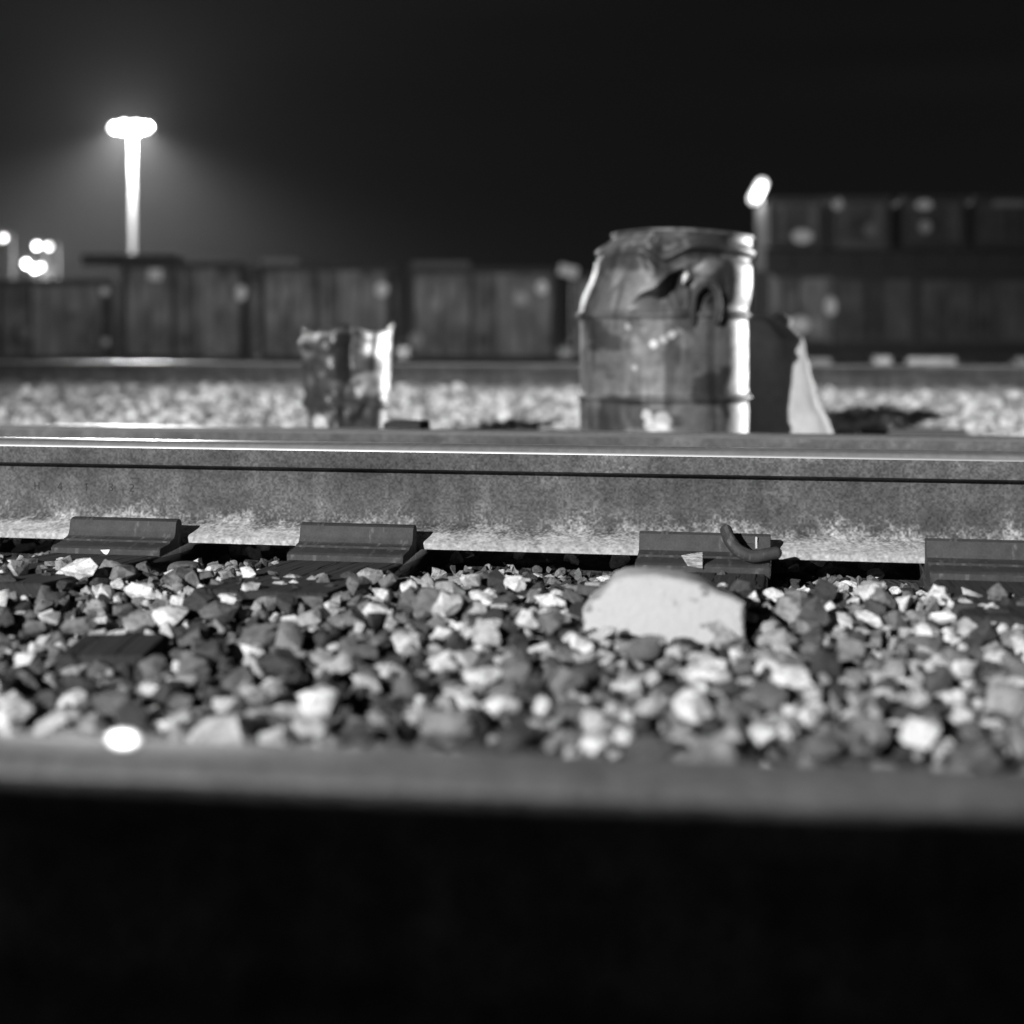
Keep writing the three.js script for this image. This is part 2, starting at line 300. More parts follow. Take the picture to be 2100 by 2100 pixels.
const stoneTone = () => { const k = rnd(); return k < 0.26 ? rr(0.7, 0.95) : k < 0.48 ? rr(0.34, 0.55) : k < 0.78 ? rr(0.12, 0.26) : rr(0.03, 0.09); };
const toneMats = []; for (let i = 0; i < 14; i++) { const m = stoneMat.clone(); m.color = G([0.06, 0.09, 0.12, 0.14, 0.17, 0.2, 0.24, 0.28, 0.33, 0.38, 0.46, 0.56, 0.68, 0.82][i]); toneMats.push(m); }
const matFor = (t) => toneMats.reduce((a, b) => Math.abs(b.color.r - t) < Math.abs(a.color.r - t) ? b : a);
const Q = new THREE.Quaternion(), E = new THREE.Euler();
function copies(name, list, parent, asStuff = true) {      // one InstancedMesh per shape; list: {g, p, s, q, t}
  const byShape = new Map(); for (const it of list) { if (!byShape.has(it.g)) byShape.set(it.g, []); byShape.get(it.g).push(it); }
  for (const [g, items] of byShape) {
    const im = new THREE.InstancedMesh(g, stoneMat, items.length); im.name = name; im.castShadow = im.receiveShadow = true; im.userData.kind = 'stuff';
    const M = new THREE.Matrix4(); items.forEach((it, k) => { M.compose(it.p, it.q, new THREE.Vector3(it.s, it.s, it.s)); im.setMatrixAt(k, M); im.setColorAt(k, G(it.t)); }); parent.add(im);
  }
}
const bed = new THREE.Group(); bed.name = 'ballast_bed'; bed.userData = { kind: 'structure', label: 'heap of broken ballast stones between the near rail and the sharp rail' }; scene.add(bed);
const blockers = [];                                       // [x, z, r] kept free for named things
const whiteAt = new THREE.Vector3((1371 - 1050) / 3000 * 1.74, 0, -1.74); blockers.push([whiteAt.x - 0.045, whiteAt.z, 0.06], [whiteAt.x + 0.045, whiteAt.z, 0.06], [whiteAt.x - 0.05, whiteAt.z + 0.055, 0.032], [whiteAt.x, whiteAt.z + 0.07, 0.032], [whiteAt.x + 0.05, whiteAt.z + 0.085, 0.036], [whiteAt.x + 0.02, whiteAt.z + 0.13, 0.03], [whiteAt.x + 0.07, whiteAt.z + 0.14, 0.03]);
const offcutAt = new THREE.Vector3((232 - 1050) / 3000 * 1.68, 0.204, -1.68); blockers.push([offcutAt.x, offcutAt.z, 0.06], [offcutAt.x, offcutAt.z + 0.07, 0.05], [offcutAt.x + 0.03, offcutAt.z + 0.12, 0.03]);
{
  // visible heap: dart throwing, large stones first
  const cell = 0.05, grid = new Map(), keyOf = (x, z) => Math.floor(x / cell) + ',' + Math.floor(z / cell), put = [];
  const free = (x, z, r, f) => { const R = Math.ceil((r + 0.05) / cell), cx = Math.floor(x / cell), cz = Math.floor(z / cell); for (let i = -R; i <= R; i++) for (let j = -R; j <= R; j++) for (const s of grid.get((cx + i) + ',' + (cz + j)) ?? []) if (Math.hypot(s.x - x, s.z - z) < (s.r + r) * f) return false; return true; };
  const onTie = (x, z) => { const lx = localX(x, z), lz = localZ(x, z); return lz < 0.30 && tieS.some((s) => Math.abs(lx - s) < 0.104); };
  const onPlate = (x, z) => { const lx = localX(x, z), lz = localZ(x, z); return lz < 0.18 && tieS.some((s) => Math.abs(lx - s) < 0.108); };
  const passes = [[0.034, 0.027, 60, 0.8], [0.026, 0.019, 1300, 0.74], [0.020, 0.013, 7000, 0.70], [0.013, 0.007, 15000, 0.66]];
  for (const [r1, r0, n, f] of passes) for (let i = 0; i < n; i++) {
    const x = rr(-1.5, 1.35), z = rr(-2.75, -0.84), lz = localZ(x, z), ln = localZ(x, z, yawN, N0), r = rr(r0, r1);
    if (lz < 0.075 || ln > -0.075 - r * 0.6) continue;
    if (lz < 0.34 && r > 0.008 + 0.10 * Math.max(0, lz - 0.12) && r > 0.017) continue;
    if (onPlate(x, z)) continue; if (onTie(x, z) && (r > 0.014 || rnd() < 0.94)) continue;
    if (blockers.some(([bx_, bz, br]) => Math.hypot(bx_ - x, bz - z) < br + r * 0.7)) continue;
    if (!free(x, z, r, f)) continue;
    const s = { x, z, r }; const k = keyOf(x, z); if (!grid.has(k)) grid.set(k, []); grid.get(k).push(s);
    put.push({ ...s, lz });
  }
  const items = put.map((s) => {
    const y0 = onTie(s.x, s.z) ? TIE_TOP : floorHeight(s.x, s.z);
    E.set(rr(-0.5, 0.5), rr(0, 6.28), rr(-0.5, 0.5)); const q = new THREE.Quaternion().setFromEuler(E);
    return { g: stones[Math.floor(rnd() * stones.length)], p: new THREE.Vector3(s.x, y0 + s.r * (s.r > 0.02 ? rr(-0.1, 0.85) : rr(-0.1, 0.8)), s.z), s: s.r * rr(0.95, 1.12), q, t: stoneTone(), z: s.z, x: s.x };
  });
  const inView = (it) => { const d = -it.p.z; const px = Math.abs(it.p.x / d * 3000); const py = 685 + (EYE - it.p.y) / d * 3000; return px < 1070 && py < 1530; };
  const ranked = items.map((it) => [inView(it) ? it.s / -it.p.z : 0, it]).sort((a, b) => b[0] - a[0]);
  const own = ranked.slice(0, 300).map((a) => a[1]), rest = ranked.slice(300).map((a) => a[1]);
  own.forEach((it, k) => { const m = mesh(numbered('stone'), it.g, matFor(it.t), bed); m.position.copy(it.p); m.quaternion.copy(it.q); m.scale.setScalar(it.s); });
  // under layer fills the gaps, its tone darkened for the shade between stones
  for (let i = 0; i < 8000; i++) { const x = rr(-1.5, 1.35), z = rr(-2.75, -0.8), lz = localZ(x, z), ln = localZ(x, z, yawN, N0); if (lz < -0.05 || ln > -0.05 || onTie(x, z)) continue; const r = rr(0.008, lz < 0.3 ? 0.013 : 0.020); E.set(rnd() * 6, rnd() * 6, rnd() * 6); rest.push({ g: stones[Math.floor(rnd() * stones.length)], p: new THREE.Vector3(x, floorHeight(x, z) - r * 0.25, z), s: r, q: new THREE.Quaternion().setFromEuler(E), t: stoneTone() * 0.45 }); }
  copies('small_stones', rest, bed);
}
// ballast elsewhere: under the photographer, between the rails and out to the containers
{
  const list = [], far = new THREE.Group(); far.name = 'yard_ballast'; far.userData = { kind: 'stuff', label: 'pale ballast stones spread over the yard beyond the tracks', category: 'ballast' }; scene.add(far);
  const add = (x, z, r, lift = 0.3, tone = 1) => { E.set(rnd() * 6, rnd() * 6, rnd() * 6); list.push({ g: stones[Math.floor(rnd() * stones.length)], p: new THREE.Vector3(x, floorHeight(x, z) + r * lift, z), s: r, q: new THREE.Quaternion().setFromEuler(E), t: tone > 1 ? Math.min(0.95, 0.24 + stoneTone() * tone) : stoneTone() * tone }); };
  for (let i = 0; i < 4200; i++) { const x = rr(-1.4, 1.4), z = rr(-0.86, 0.5); const ln = localZ(x, z, yawN, N0); if (ln < 0.09) continue; add(x, z, rr(0.014, 0.034)); }
  for (let i = 0; i < 9000; i++) { const a = rr(-2.35, -0.08), s = rr(-3.4, 3.4), p = toWorld(s, 0, a); if (Math.abs(a + 1.5) < 0.09 || tieS.some((t) => Math.abs(t - s) < 0.12)) continue; add(p.x, p.z, rr(0.012, 0.026), -0.2); }
  for (let i = 0; i < 52000; i++) { const z = -rr(4.2, 11.6), x = rr(-0.42, 0.42) * -z; const dz = z + 9.3 - x * Math.tan(yawA); if (Math.abs(dz) < 0.1) continue; const pale = z < -6.1 + 0.4 * Math.sin(x * 3); const large = pale && rnd() < 0.035; add(x, z, large ? rr(0.04, 0.065) : rr(0.016, 0.036), rr(0.1, 0.6), large ? 4 : pale ? 1.2 : 0.45); }  // stones round the drum toned down to cut bounce light on the sack
  for (let i = 0; i < 9000; i++) { const z = -rr(11.6, 30), x = rr(-0.42, 0.42) * -z; add(x, z, rr(0.02, 0.05)); }
  copies('ballast_stones', list, far);
}

// ------------------------------------------------------------------ named stones and scraps on the heap
function lump(nx, ny, f) { const g = new THREE.SphereGeometry(1, nx, ny); const m = mergeVertices((g.deleteAttribute('uv'), g.deleteAttribute('normal'), g)); const p = m.attributes.position, v = new THREE.Vector3(); for (let i = 0; i < p.count; i++) { v.fromBufferAttribute(p, i); f(v); p.setXYZ(i, v.x, v.y, v.z); } m.computeVertexNormals(); return m; }
{
  // white block: flat broken piece with a sloping shoulder on the right
  const outline = [[-0.094, -0.06], [-0.099, -0.03], [-0.100, 0.010], [-0.092, 0.020], [-0.078, 0.030], [-0.066, 0.042], [-0.052, 0.0465], [-0.02, 0.0475], [0.014, 0.0455], [0.036, 0.041], [0.060, 0.029], [0.078, 0.0255], [0.088, 0.021], [0.089, -0.03], [0.088, -0.07]];
  const sh = new THREE.Shape(outline.map(([x, y]) => new THREE.Vector2(x * 0.94, y * 1.06))); const g = new THREE.ExtrudeGeometry(sh, { depth: 0.062, bevelEnabled: true, bevelThickness: 0.012, bevelSize: 0.006, bevelSegments: 4 }); g.translate(0, 0, -0.031);
  const pos = g.attributes.position; for (let i = 0; i < pos.count; i++) { const x = pos.getX(i), y = pos.getY(i), z = pos.getZ(i); pos.setXYZ(i, x + 0.003 * (n3(x * 40, y * 40, z * 40, 5) - 0.5), y + 0.004 * (n3(x * 38, y * 38, z * 38, 6) - 0.5), z - 0.10 * y + 0.004 * (n3(x * 36, y * 36, z * 36, 8) - 0.5)); } g.computeVertexNormals();
  const tex = grayTex(512, 512, (u, v) => { const d = sstep(0.58, 0.68, fbm(u, v, 14, 14, 4, 181)) * sstep(0.42, 0.58, fbm(u, v, 4, 4, 2, 183)); return 0.45 * (0.94 + 0.1 * fbm(u, v, 40, 40, 3, 187)) * (1 - 0.5 * d); });
  const o = single('white_block', 'large white broken block lying on the ballast heap', 'block', boxUV(toCreasedNormals(g, 0.7), 0.2), new THREE.MeshStandardMaterial({ map: tex, bumpMap: speckB, bumpScale: 0.002, roughness: 0.9 }));
  o.position.set(whiteAt.x, 0.221, whiteAt.z); o.rotation.set(-0.04, -0.1, -0.015);
  // rounded grey stone beside the first plate
  const r = pxAt(379, 1172, 2.36);
  const rs = single('rounded_stone', 'rounded grey stone in shadow right of the leftmost tie plate', 'stone', boxUV(lump(20, 14, (v) => { const k = 1 + 0.16 * (n3(v.x * 2, v.y * 2, v.z * 2, 9) - 0.5); v.multiply(new THREE.Vector3(0.029, 0.021, 0.024)).multiplyScalar(k); if (v.y > 0.014) v.y = 0.014 + (v.y - 0.014) * 0.3; }), 0.12), matFor(0.12)); rs.position.set(r.x, r.y, r.z);
  // dark sawn wood end among the stones, left
  const wo = single('wood_offcut', 'dark square wood offcut buried in the ballast at left', 'wood', sleeperGeo(0.10, 0.105, 0.075), woodMat); wo.position.copy(offcutAt); wo.rotation.set(0.06, -0.05, 0.02);
  // long flat slivers
  [[1150, 1420, 1.62, 0.075, 0.02, 'long flat grey stone sliver below and left of the white block', 0.12], [1530, 1400, 1.62, 0.06, 0.6, 'tilted dark stone sliver under the right end of the white block', 0.1], [915, 1268, 1.84, 0.055, -0.5, 'broad tilted slab stone in the middle of the heap', 0.17]].forEach(([px, py, d, L, tilt, label, t], i) => {
    const p = pxAt(px, py, d); const o2 = single('flat_stone', label, 'stone', stoneGeo(L, i === 2 ? 0.035 : 0.014, 0.024, 22, 0.15), matFor(t)); o2.position.copy(p); o2.rotation.set(0.1, -0.1, tilt);
  });
  // glint: made-up metal cap, aimed to flash on the head of the near rail
  const b = new THREE.Vector3(-0.246, NEAR_TOP + 0.006, 0); b.z = N0.z + Math.tan(yawN) * b.x + 0.008;
  const dome = []; for (let i = 0; i <= 8; i++) { const t = i / 8 * 0.19; dome.push(new THREE.Vector2(0.05 * Math.sin(t), 0.05 * (Math.cos(t) - 1))); } dome.push(new THREE.Vector2(0.0094, -0.0035), new THREE.Vector2(0, -0.0035));
  const cg = new THREE.LatheGeometry(dome.reverse(), 28); cg.rotateX(Math.PI / 2);
  const cap = single('glint_button', 'tiny domed steel button made up for a glint on the blurred near rail at left', 'button', cg, new THREE.MeshStandardMaterial({ color: G(0.9), metalness: 1, roughness: 0.42 })); cap.position.copy(b); cap.scale.set(1, 0.55, 1);
  const toEye = new THREE.Vector3(0, EYE, 0).sub(b).normalize(), toLamp = keyAt.clone().sub(b).normalize(); cap.lookAt(b.clone().add(toEye.add(toLamp)));
}

// ------------------------------------------------------------------ dented drum
// pale blotches on the drum: [u, v, radius, tone]
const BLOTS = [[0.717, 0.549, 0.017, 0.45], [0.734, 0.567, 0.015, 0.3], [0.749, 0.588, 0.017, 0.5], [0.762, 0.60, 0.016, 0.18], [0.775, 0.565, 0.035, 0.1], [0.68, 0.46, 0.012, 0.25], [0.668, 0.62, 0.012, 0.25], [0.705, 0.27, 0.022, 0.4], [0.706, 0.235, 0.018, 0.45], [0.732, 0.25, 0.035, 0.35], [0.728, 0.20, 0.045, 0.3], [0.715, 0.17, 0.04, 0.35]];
{
  const R = 0.278, H = 0.80, base = 0.088, cx = (1360 - 1050) / 3000 * 4.86, NX = 240, NY = 220;
  const tex = grayTex(1024, 1024, (u, v) => {
    let a = 0.17 * (0.25 + 1.25 * fbm(u, v, 10, 12, 5, 201)) * (0.75 + 0.5 * fbm(u, v, 60, 4, 3, 203)) * (0.8 + 0.4 * fbm(u, v, 160, 120, 2, 205));
    a *= 1 - 0.7 * sstep(0.48, 0.6, fbm(u, v, 11, 8, 5, 207)); a *= 1 - 0.5 * sstep(0.55, 0.7, fbm(u, v, 70, 3, 3, 208));                          // rust
    a += 0.30 * sstep(0.62, 0.8, fbm(u, v, 46, 5, 4, 209)) * sstep(0.36, 0.05, v) * sstep(0.4, 0.6, fbm(u, v, 10, 2, 2, 211));   // pale runs near the foot
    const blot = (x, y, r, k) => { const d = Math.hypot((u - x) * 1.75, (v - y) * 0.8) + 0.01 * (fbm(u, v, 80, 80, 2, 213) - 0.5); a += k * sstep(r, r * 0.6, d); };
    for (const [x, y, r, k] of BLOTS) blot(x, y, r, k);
    return clamp(a, 0.012, 0.75);
  });
  const pos = [], uv = [], idx = [];
  for (let j = 0; j <= NY; j++) for (let i = 0; i <= NX; i++) {
    const th = i / NX * Math.PI * 2, t = j / NY; let y = t * H;                            // th measured from +x, viewer at +z = 90 degrees
    let r = R;
    for (const c of [0.333, 0.667]) r += 0.013 * Math.exp(-(((t - c) * H) ** 2) / (0.0085 ** 2));   // rolling hoops
    r += 0.009 * Math.exp(-((y - 0.006) ** 2) / (0.006 ** 2));
    const dth = (a) => Math.atan2(Math.sin(th - a), Math.cos(th - a));
    const fx = Math.cos(th), fz = Math.sin(th);
    // crease that runs round under the collapsed collar
    const notch = Math.exp(-((dth(1.66) / 0.24) ** 2));
    const crease = 0.905 - 0.06 * notch + 0.018 * Math.sin(dth(1.1) * 1.6);
    r -= 0.020 * Math.exp(-(((t - crease) / 0.014) ** 2)) * (1 - 0.4 * sstep(0.2, 0.9, -fx)) * (1 - 0.65 * sstep(0.45, 0.85, fx));
    r += 0.012 * Math.exp(-(((t - crease - 0.036) / 0.02) ** 2));
    // upper third: a fold that drops away below a slanting lip, a pocket to the right of it and a bulge at the right
    const up = sstep(0.66, 0.74, t);
    const lip = 0.825 - (dth(1.55)) / 4.4 + 0.008 * Math.sin(th * 17), below = lip - t;
    r -= 0.105 * sstep(-0.004, 0.007, below) * sstep(0.17, 0.05, below) * sstep(1.40, 1.47, th) * sstep(2.12, 1.6, th) * sstep(0.66, 0.72, t);
    r -= 0.038 * notch * sstep(0.80, 0.90, t) * (1 - 0.5 * sstep(0.93, 1, t));
    r -= 0.035 * Math.exp(-((dth(1.33) / 0.11) ** 2)) * Math.exp(-(((t - 0.80) / 0.06) ** 2));
    r += 0.010 * up * Math.exp(-((dth(0.35) / 0.6) ** 2)) * Math.sin(clamp((t - 0.66) / 0.24) * Math.PI);
    for (const [a0, t0, sl, len, dep] of [[1.95, 0.88, 2.2, 0.05, 0.010], [2.3, 0.82, -1.5, 0.06, 0.008], [1.2, 0.88, -2.5, 0.04, 0.009], [0.9, 0.78, 1.2, 0.05, 0.007], [1.05, 0.72, -3, 0.04, 0.010], [1.5, 0.95, 3, 0.03, 0.010], [1.9, 0.96, -2, 0.03, 0.009], [2.25, 0.95, 1.5, 0.03, 0.008]]) r -= dep * Math.exp(-Math.abs(dth(a0) - (t - t0) * sl) / 0.035) * Math.exp(-(((t - t0) / len) ** 2));   // sharp creases
    // shallow dents lower down
    r -= 0.010 * Math.exp(-((dth(1.2) / 0.3) ** 2)) * Math.exp(-(((t - 0.52) / 0.09) ** 2));
    r += 0.006 * (n3(fx * 3 + 5, t * 7, fz * 3, 17) - 0.5) + 0.003 * (n3(fx * 11 + 5, t * 24, fz * 11, 19) - 0.5);
    let x = r * fx, z = r * fz;
    const left = sstep(0, 0.9, -fx);
    x += left * 0.05 * sstep(0.667, 0.90, t) + left * 0.065 * sstep(0.90, 1.0, t);          // left side leans in towards the rim
    x += 0.012 * sstep(0.667, 0.90, t) * sstep(0.2, 1, fx);
    y -= 0.012 * sstep(0.9, 1, t) * sstep(0, 1, fx);
    pos.push(x, y, z); uv.push(1 - i / NX, t);
  }
  for (let j = 0; j < NY; j++) for (let i = 0; i < NX; i++) { const a = j * (NX + 1) + i, b = a + NX + 1; idx.push(a, b, a + 1, b, b + 1, a + 1); }
  const g = new THREE.BufferGeometry(); g.setAttribute('position', new THREE.Float32BufferAttribute(pos, 3)); g.setAttribute('uv', new THREE.Float32BufferAttribute(uv, 2)); g.setIndex(idx); g.computeVertexNormals();
  const o = thing('steel_drum', 'big dented steel drum with crushed top behind the rail', 'drum', [cx, base, -4.86]);
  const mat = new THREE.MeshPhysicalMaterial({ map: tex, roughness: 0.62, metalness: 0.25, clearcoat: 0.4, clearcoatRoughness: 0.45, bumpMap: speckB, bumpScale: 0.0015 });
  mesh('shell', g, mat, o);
  const rimPts = []; for (let i = 0; i < NX; i += 6) { const k = (NY * (NX + 1) + i) * 3; rimPts.push(new THREE.Vector3(pos[k], pos[k + 1], pos[k + 2])); }
  mesh('rim', new THREE.TubeGeometry(new THREE.CatmullRomCurve3(rimPts, true), 120, 0.007, 8, true), mat, o);
  const bottom = new THREE.CircleGeometry(R, 48); bottom.rotateX(Math.PI / 2); bottom.translate(0, 0.012, 0); mesh('bottom', bottom, mat, o);
  // arched iron handle hanging on the upper third
  const loop = [[0.068, 0.505, 0.262], [0.064, 0.55, 0.283], [0.072, 0.603, 0.29], [0.10, 0.628, 0.283], [0.134, 0.612, 0.268], [0.147, 0.56, 0.262], [0.142, 0.515, 0.252]].map((a) => new THREE.Vector3(...a));
  mesh('handle', boxUV(tubeThing(loop, 0.012, 40, 10), 0.25), ironMat, o);
  const tab = stoneGeo(0.013, 0.024, 0.01, 14, 0.1); tab.rotateZ(-0.35); tab.translate(0.043, 0.645, 0.27); mesh('torn_tab', tab, std(0.55, 0.5, 0.3), o);
}

// ------------------------------------------------------------------ crumpled bin, left
{
  const R = 0.157, H = 0.50, cx = (716 - 1050) / 3000 * 5.5, NX = 110, NY = 70, pos = [], uv = [], idx = [];
  for (let j = 0; j <= NY; j++) for (let i = 0; i <= NX; i++) {
    const th = i / NX * Math.PI * 2, t = j / NY, fx = Math.cos(th), fz = Math.sin(th), dth = (a) => Math.atan2(Math.sin(th - a), Math.cos(th - a));
    let r = R * (0.86 + 0.16 * t);
    r += 0.05 * (n3(fx * 2.2 + 3, t * 4.5, fz * 2.2, 301) - 0.5) * (0.5 + t) + 0.022 * (n3(fx * 6 + 3, t * 13, fz * 6, 303) - 0.5);
    { const calm = sstep(0.55, 0.85, fx); r += (R * (0.9 + 0.13 * t) - r) * calm; }
    r -= 0.045 * Math.exp(-((dth(1.35) / 0.35) ** 2)) * sstep(0.35, 0.75, t);
    r += 0.010 * Math.exp(-(((t - 0.42) / 0.02) ** 2));
    const y = t * H * (1 - 0.05 * sstep(0.8, 1, t) * (n3(fx * 5 + 9, 2, fz * 5, 307))) + 0.035 * sstep(0.85, 1, t) * (n3(fx * 3 + 1, 7, fz * 3, 311) - 0.5);
    pos.push(r * fx, y, r * fz); uv.push(i / NX, t);
  }
  for (let j = 0; j < NY; j++) for (let i = 0; i < NX; i++) { const a = j * (NX + 1) + i, b = a + NX + 1; idx.push(a, b, a + 1, b, b + 1, a + 1); }
  const g = new THREE.BufferGeometry(); g.setAttribute('position', new THREE.Float32BufferAttribute(pos, 3)); g.setAttribute('uv', new THREE.Float32BufferAttribute(uv, 2)); g.setIndex(idx); g.computeVertexNormals();
  const tex = grayTex(512, 512, (u, v) => { const a = fbm(u, v, 8, 7, 4, 313); return clamp(0.03 + 0.42 * Math.pow(sstep(0.42, 0.72, a), 1.5) + 0.05 * fbm(u, v, 40, 40, 2, 317), 0.02, 0.6); });
  const m = new THREE.MeshPhysicalMaterial({ map: tex, roughness: 0.5, metalness: 0.3, clearcoat: 0.3, clearcoatRoughness: 0.3 });
  const o = thing('metal_bin', 'small crumpled metal bin with ragged rim, left of the drum', 'bin', [cx, 0.09, -5.5]);
  mesh('shell', g, m, o);
  const rim = []; for (let i = 0; i < NX; i += 2) { const k = (NY * (NX + 1) + i) * 3; rim.push(new THREE.Vector3(pos[k], pos[k + 1], pos[k + 2])); }
  mesh('rim', new THREE.TubeGeometry(new THREE.CatmullRomCurve3(rim, true), 110, 0.006, 7, true), m, o);
  const bt = new THREE.CircleGeometry(R * 0.84, 32); bt.rotateX(Math.PI / 2); bt.translate(0, 0.006, 0); mesh('bottom', bt, m, o);
}

// ------------------------------------------------------------------ pale sack leaning by the drum
{
  const prof = [[0.36, 0], [0.345, 0.09], [0.276, 0.22], [0.226, 0.34], [0.195, 0.46], [0.115, 0.525], [0.03, 0.54]];
  const rad = (y) => { for (let i = 0; i < prof.length - 1; i++) if (y <= prof[i + 1][1]) { const t = (y - prof[i][1]) / (prof[i + 1][1] - prof[i][1]); return prof[i][0] + (prof[i + 1][0] - prof[i][0]) * t; } return 0.03; };
  const NX = 90, NY = 60, pos = [], uv = [], idx = [];
  for (let j = 0; j <= NY; j++) for (let i = 0; i <= NX; i++) {
    const th = i / NX * Math.PI * 2, t = j / NY, y = t * 0.54, fx = Math.cos(th), fz = Math.sin(th);
    let r = rad(y) * (j === NY ? 0.02 : 1); r += 0.035 * (n3(fx * 2 + 4, t * 5, fz * 2, 331) - 0.5) + 0.012 * Math.sin(th * 9 + t * 5) * t + 0.012 * (n3(fx * 8 + 4, t * 14, fz * 8, 337) - 0.5);
    pos.push(r * fx, y, r * fz * 0.55); uv.push(i / NX * 4, t);
  }
  for (let j = 0; j < NY; j++) for (let i = 0; i < NX; i++) { const a = j * (NX + 1) + i, b = a + NX + 1; idx.push(a, b, a + 1, b, b + 1, a + 1); }
  const g = new THREE.BufferGeometry(); g.setAttribute('position', new THREE.Float32BufferAttribute(pos, 3)); g.setAttribute('uv', new THREE.Float32BufferAttribute(uv, 2)); g.setIndex(idx); g.computeVertexNormals();
  const o = thing('canvas_sack', 'pale slumped sack half in shadow right of the drum', 'sack', [0.838, 0.085, -5.27]);
  mesh('bag', g, new THREE.MeshStandardMaterial({ map: grayTex(256, 256, (u, v) => 0.68 * (0.8 + 0.3 * fbm(u, v, 20, 20, 4, 341))), roughness: 0.95 }), o);
  const k = lump(14, 10, (v) => { v.multiply(new THREE.Vector3(0.045, 0.03, 0.035)).multiplyScalar(1 + 0.3 * (n3(v.x * 30, v.y * 30, v.z * 30, 343) - 0.5)); }); k.translate(0.125, 0.52, 0); mesh('tied_neck', k, std(0.45, 0.95), o);
}
// scraps around the drum
{
  const p = pxAt(834, 863, 4.25); const o = single('timber_offcut', 'short black timber offcut on the track left of the drum', 'timber', sleeperGeo(0.12, 0.112, 0.15), std(0.03, 0.95)); o.position.copy(p); o.rotation.y = -yawA;
  const q = pxAt(1130, 882, 5.2); const o2 = single('plank', 'low dark plank on the ground touching the drum at left', 'plank', sleeperGeo(0.10, 0.34, 0.15), woodMat); o2.position.copy(q); o2.rotation.y = 0.12;
  const s = pxAt(1870, 892, 6.2); const o3 = single('iron_pipe', 'grey pipe lying in the drum shadow at right', 'pipe', (() => { const g = new THREE.CylinderGeometry(0.03, 0.03, 0.44, 16); g.rotateZ(Math.PI / 2); return g; })(), std(0.09, 0.7)); o3.position.copy(s); o3.rotation.y = -0.1;
}

// ------------------------------------------------------------------ containers behind
const paintTex = grayTex(512, 512, (u, v) => clamp(0.62 + 1.5 * (fbm(u, v, 6, 5, 4, 351) - 0.5) + 0.2 * (fbm(u, v, 40, 3, 3, 353) - 0.5), 0.12, 1), true);
const panelMats = [0.27, 0.31, 0.24, 0.29, 0.15].map((l) => new THREE.MeshStandardMaterial({ map: paintTex, color: G(l), roughness: 0.8 }));
const frameMat = std(0.04, 0.85), reflMat = std(0.8, 0.6), paleMat = std(0.3, 0.8), deckMat = std(0.06, 0.9);
const ZT = 38;
function container(label, x0, x1, yTop, yBot, depth, matI, opts = {}) {           // pixel extents at that depth
  const a = pxAt(x0, yTop, depth), b = pxAt(x1, yBot, depth), w = b.x - a.x, h = a.y - b.y, cx = (a.x + b.x) / 2;
  const o = thing(opts.name ?? 'steel_container', label, 'container', [cx, b.y, -depth], 0, opts.group ?? 'containers in the background');
  const post = opts.post ?? 0.14, D = 2.4;
  const body = mesh('body', boxUV(bx(w - post, h - 0.2, D - 0.2, 0, h / 2, -D / 2), 3), panelMats[matI % panelMats.length], o);
  for (const s of [-1, 1]) mesh('corner_post', bx(post, h, 0.16, s * (w / 2 - post / 2), h / 2, -0.08), opts.postMat ?? frameMat, o);
  mesh('top_rail', bx(w - 2 * post, 0.16, 0.14, 0, h - 0.08, -0.07), opts.topMat ?? frameMat, o);
  mesh('bottom_rail', bx(w - 2 * post, 0.18, 0.14, 0, 0.09, -0.07), opts.botMat ?? frameMat, o);
  for (const q of [0.42, 0.58]) mesh('lock_bar', bx(0.03, h - 0.36, 0.05, (q - 0.5) * w, h / 2, -0.03), frameMat, o);
  for (const sx of [-1, 1]) for (const sy of [0, 1]) mesh('corner_casting', bx(0.2, 0.14, 0.06, sx * (w / 2 - 0.11), 0.07 + sy * (h - 0.14), 0.032), std(0.05, 0.8), o);
  const n = opts.ribs ?? 9; for (let i = 1; i < n; i++) mesh('panel_rib', bx(0.07, h - 0.4, 0.05, -w / 2 + post + (w - 2 * post) * i / n, h / 2, -0.085), panelMats[matI % panelMats.length], body);
  for (const [px, py, rx, ry, l] of opts.spots ?? []) { const q = pxAt(px, py, depth); const g = new THREE.CylinderGeometry(0.5, 0.5, 0.02, 20); g.rotateX(Math.PI / 2); g.scale(rx, ry, 1); g.translate(q.x - cx, q.y - b.y, 0.012); mesh('reflector', g, l ? std(Math.min(0.9, l * 1.7), 0.7) : reflMat, o); }
  for (const [px, py, w2, h2, l] of opts.plates ?? []) { const q = pxAt(px, py, depth); mesh('marking_plate', bx(w2, h2, 0.02, q.x - cx, q.y - b.y, 0.012), std(Math.min(0.9, l * 1.6), 0.7), o); }
  return o;
}
container('dark container at the far left edge under the distant lights', -160, 226, 572, 744, ZT, 2, { spots: [[215, 597, 0.22, 0.22], [217, 701, 0.2, 0.2, 0.3], [160, 650, 0.5, 0.3, 0.09], [50, 680, 0.4, 0.4, 0.09]] });
container('grey container below the tall bright lamp mast', 249, 506, 538, 744, ZT, 3, { spots: [[494, 601, 0.28, 0.4, 0.5], [463, 648, 0.3, 0.3, 0.1], [272, 700, 0.35, 0.4, 0.09], [430, 730, 0.3, 0.3, 0.1]], plates: [[318, 563, 0.36, 0.28, 0.5], [285, 563, 0.5, 0.28, 0.11]] });
container('grey container behind the crumpled bin', 532, 808, 542, 744, ZT, 1, { spots: [[783, 594, 0.34, 0.36, 0.6], [572, 625, 0.3, 0.3, 0.13], [608, 618, 0.3, 0.3, 0.13]] });
container('long grey container between the bin and the drum', 838, 1146, 548, 744, ZT, 3, { spots: [[1111, 590, 0.3, 0.36, 0.6], [1066, 612, 0.36, 0.36, 0.3], [890, 623, 0.32, 0.36, 0.2], [853, 697, 0.36, 0.4, 0.2]] });
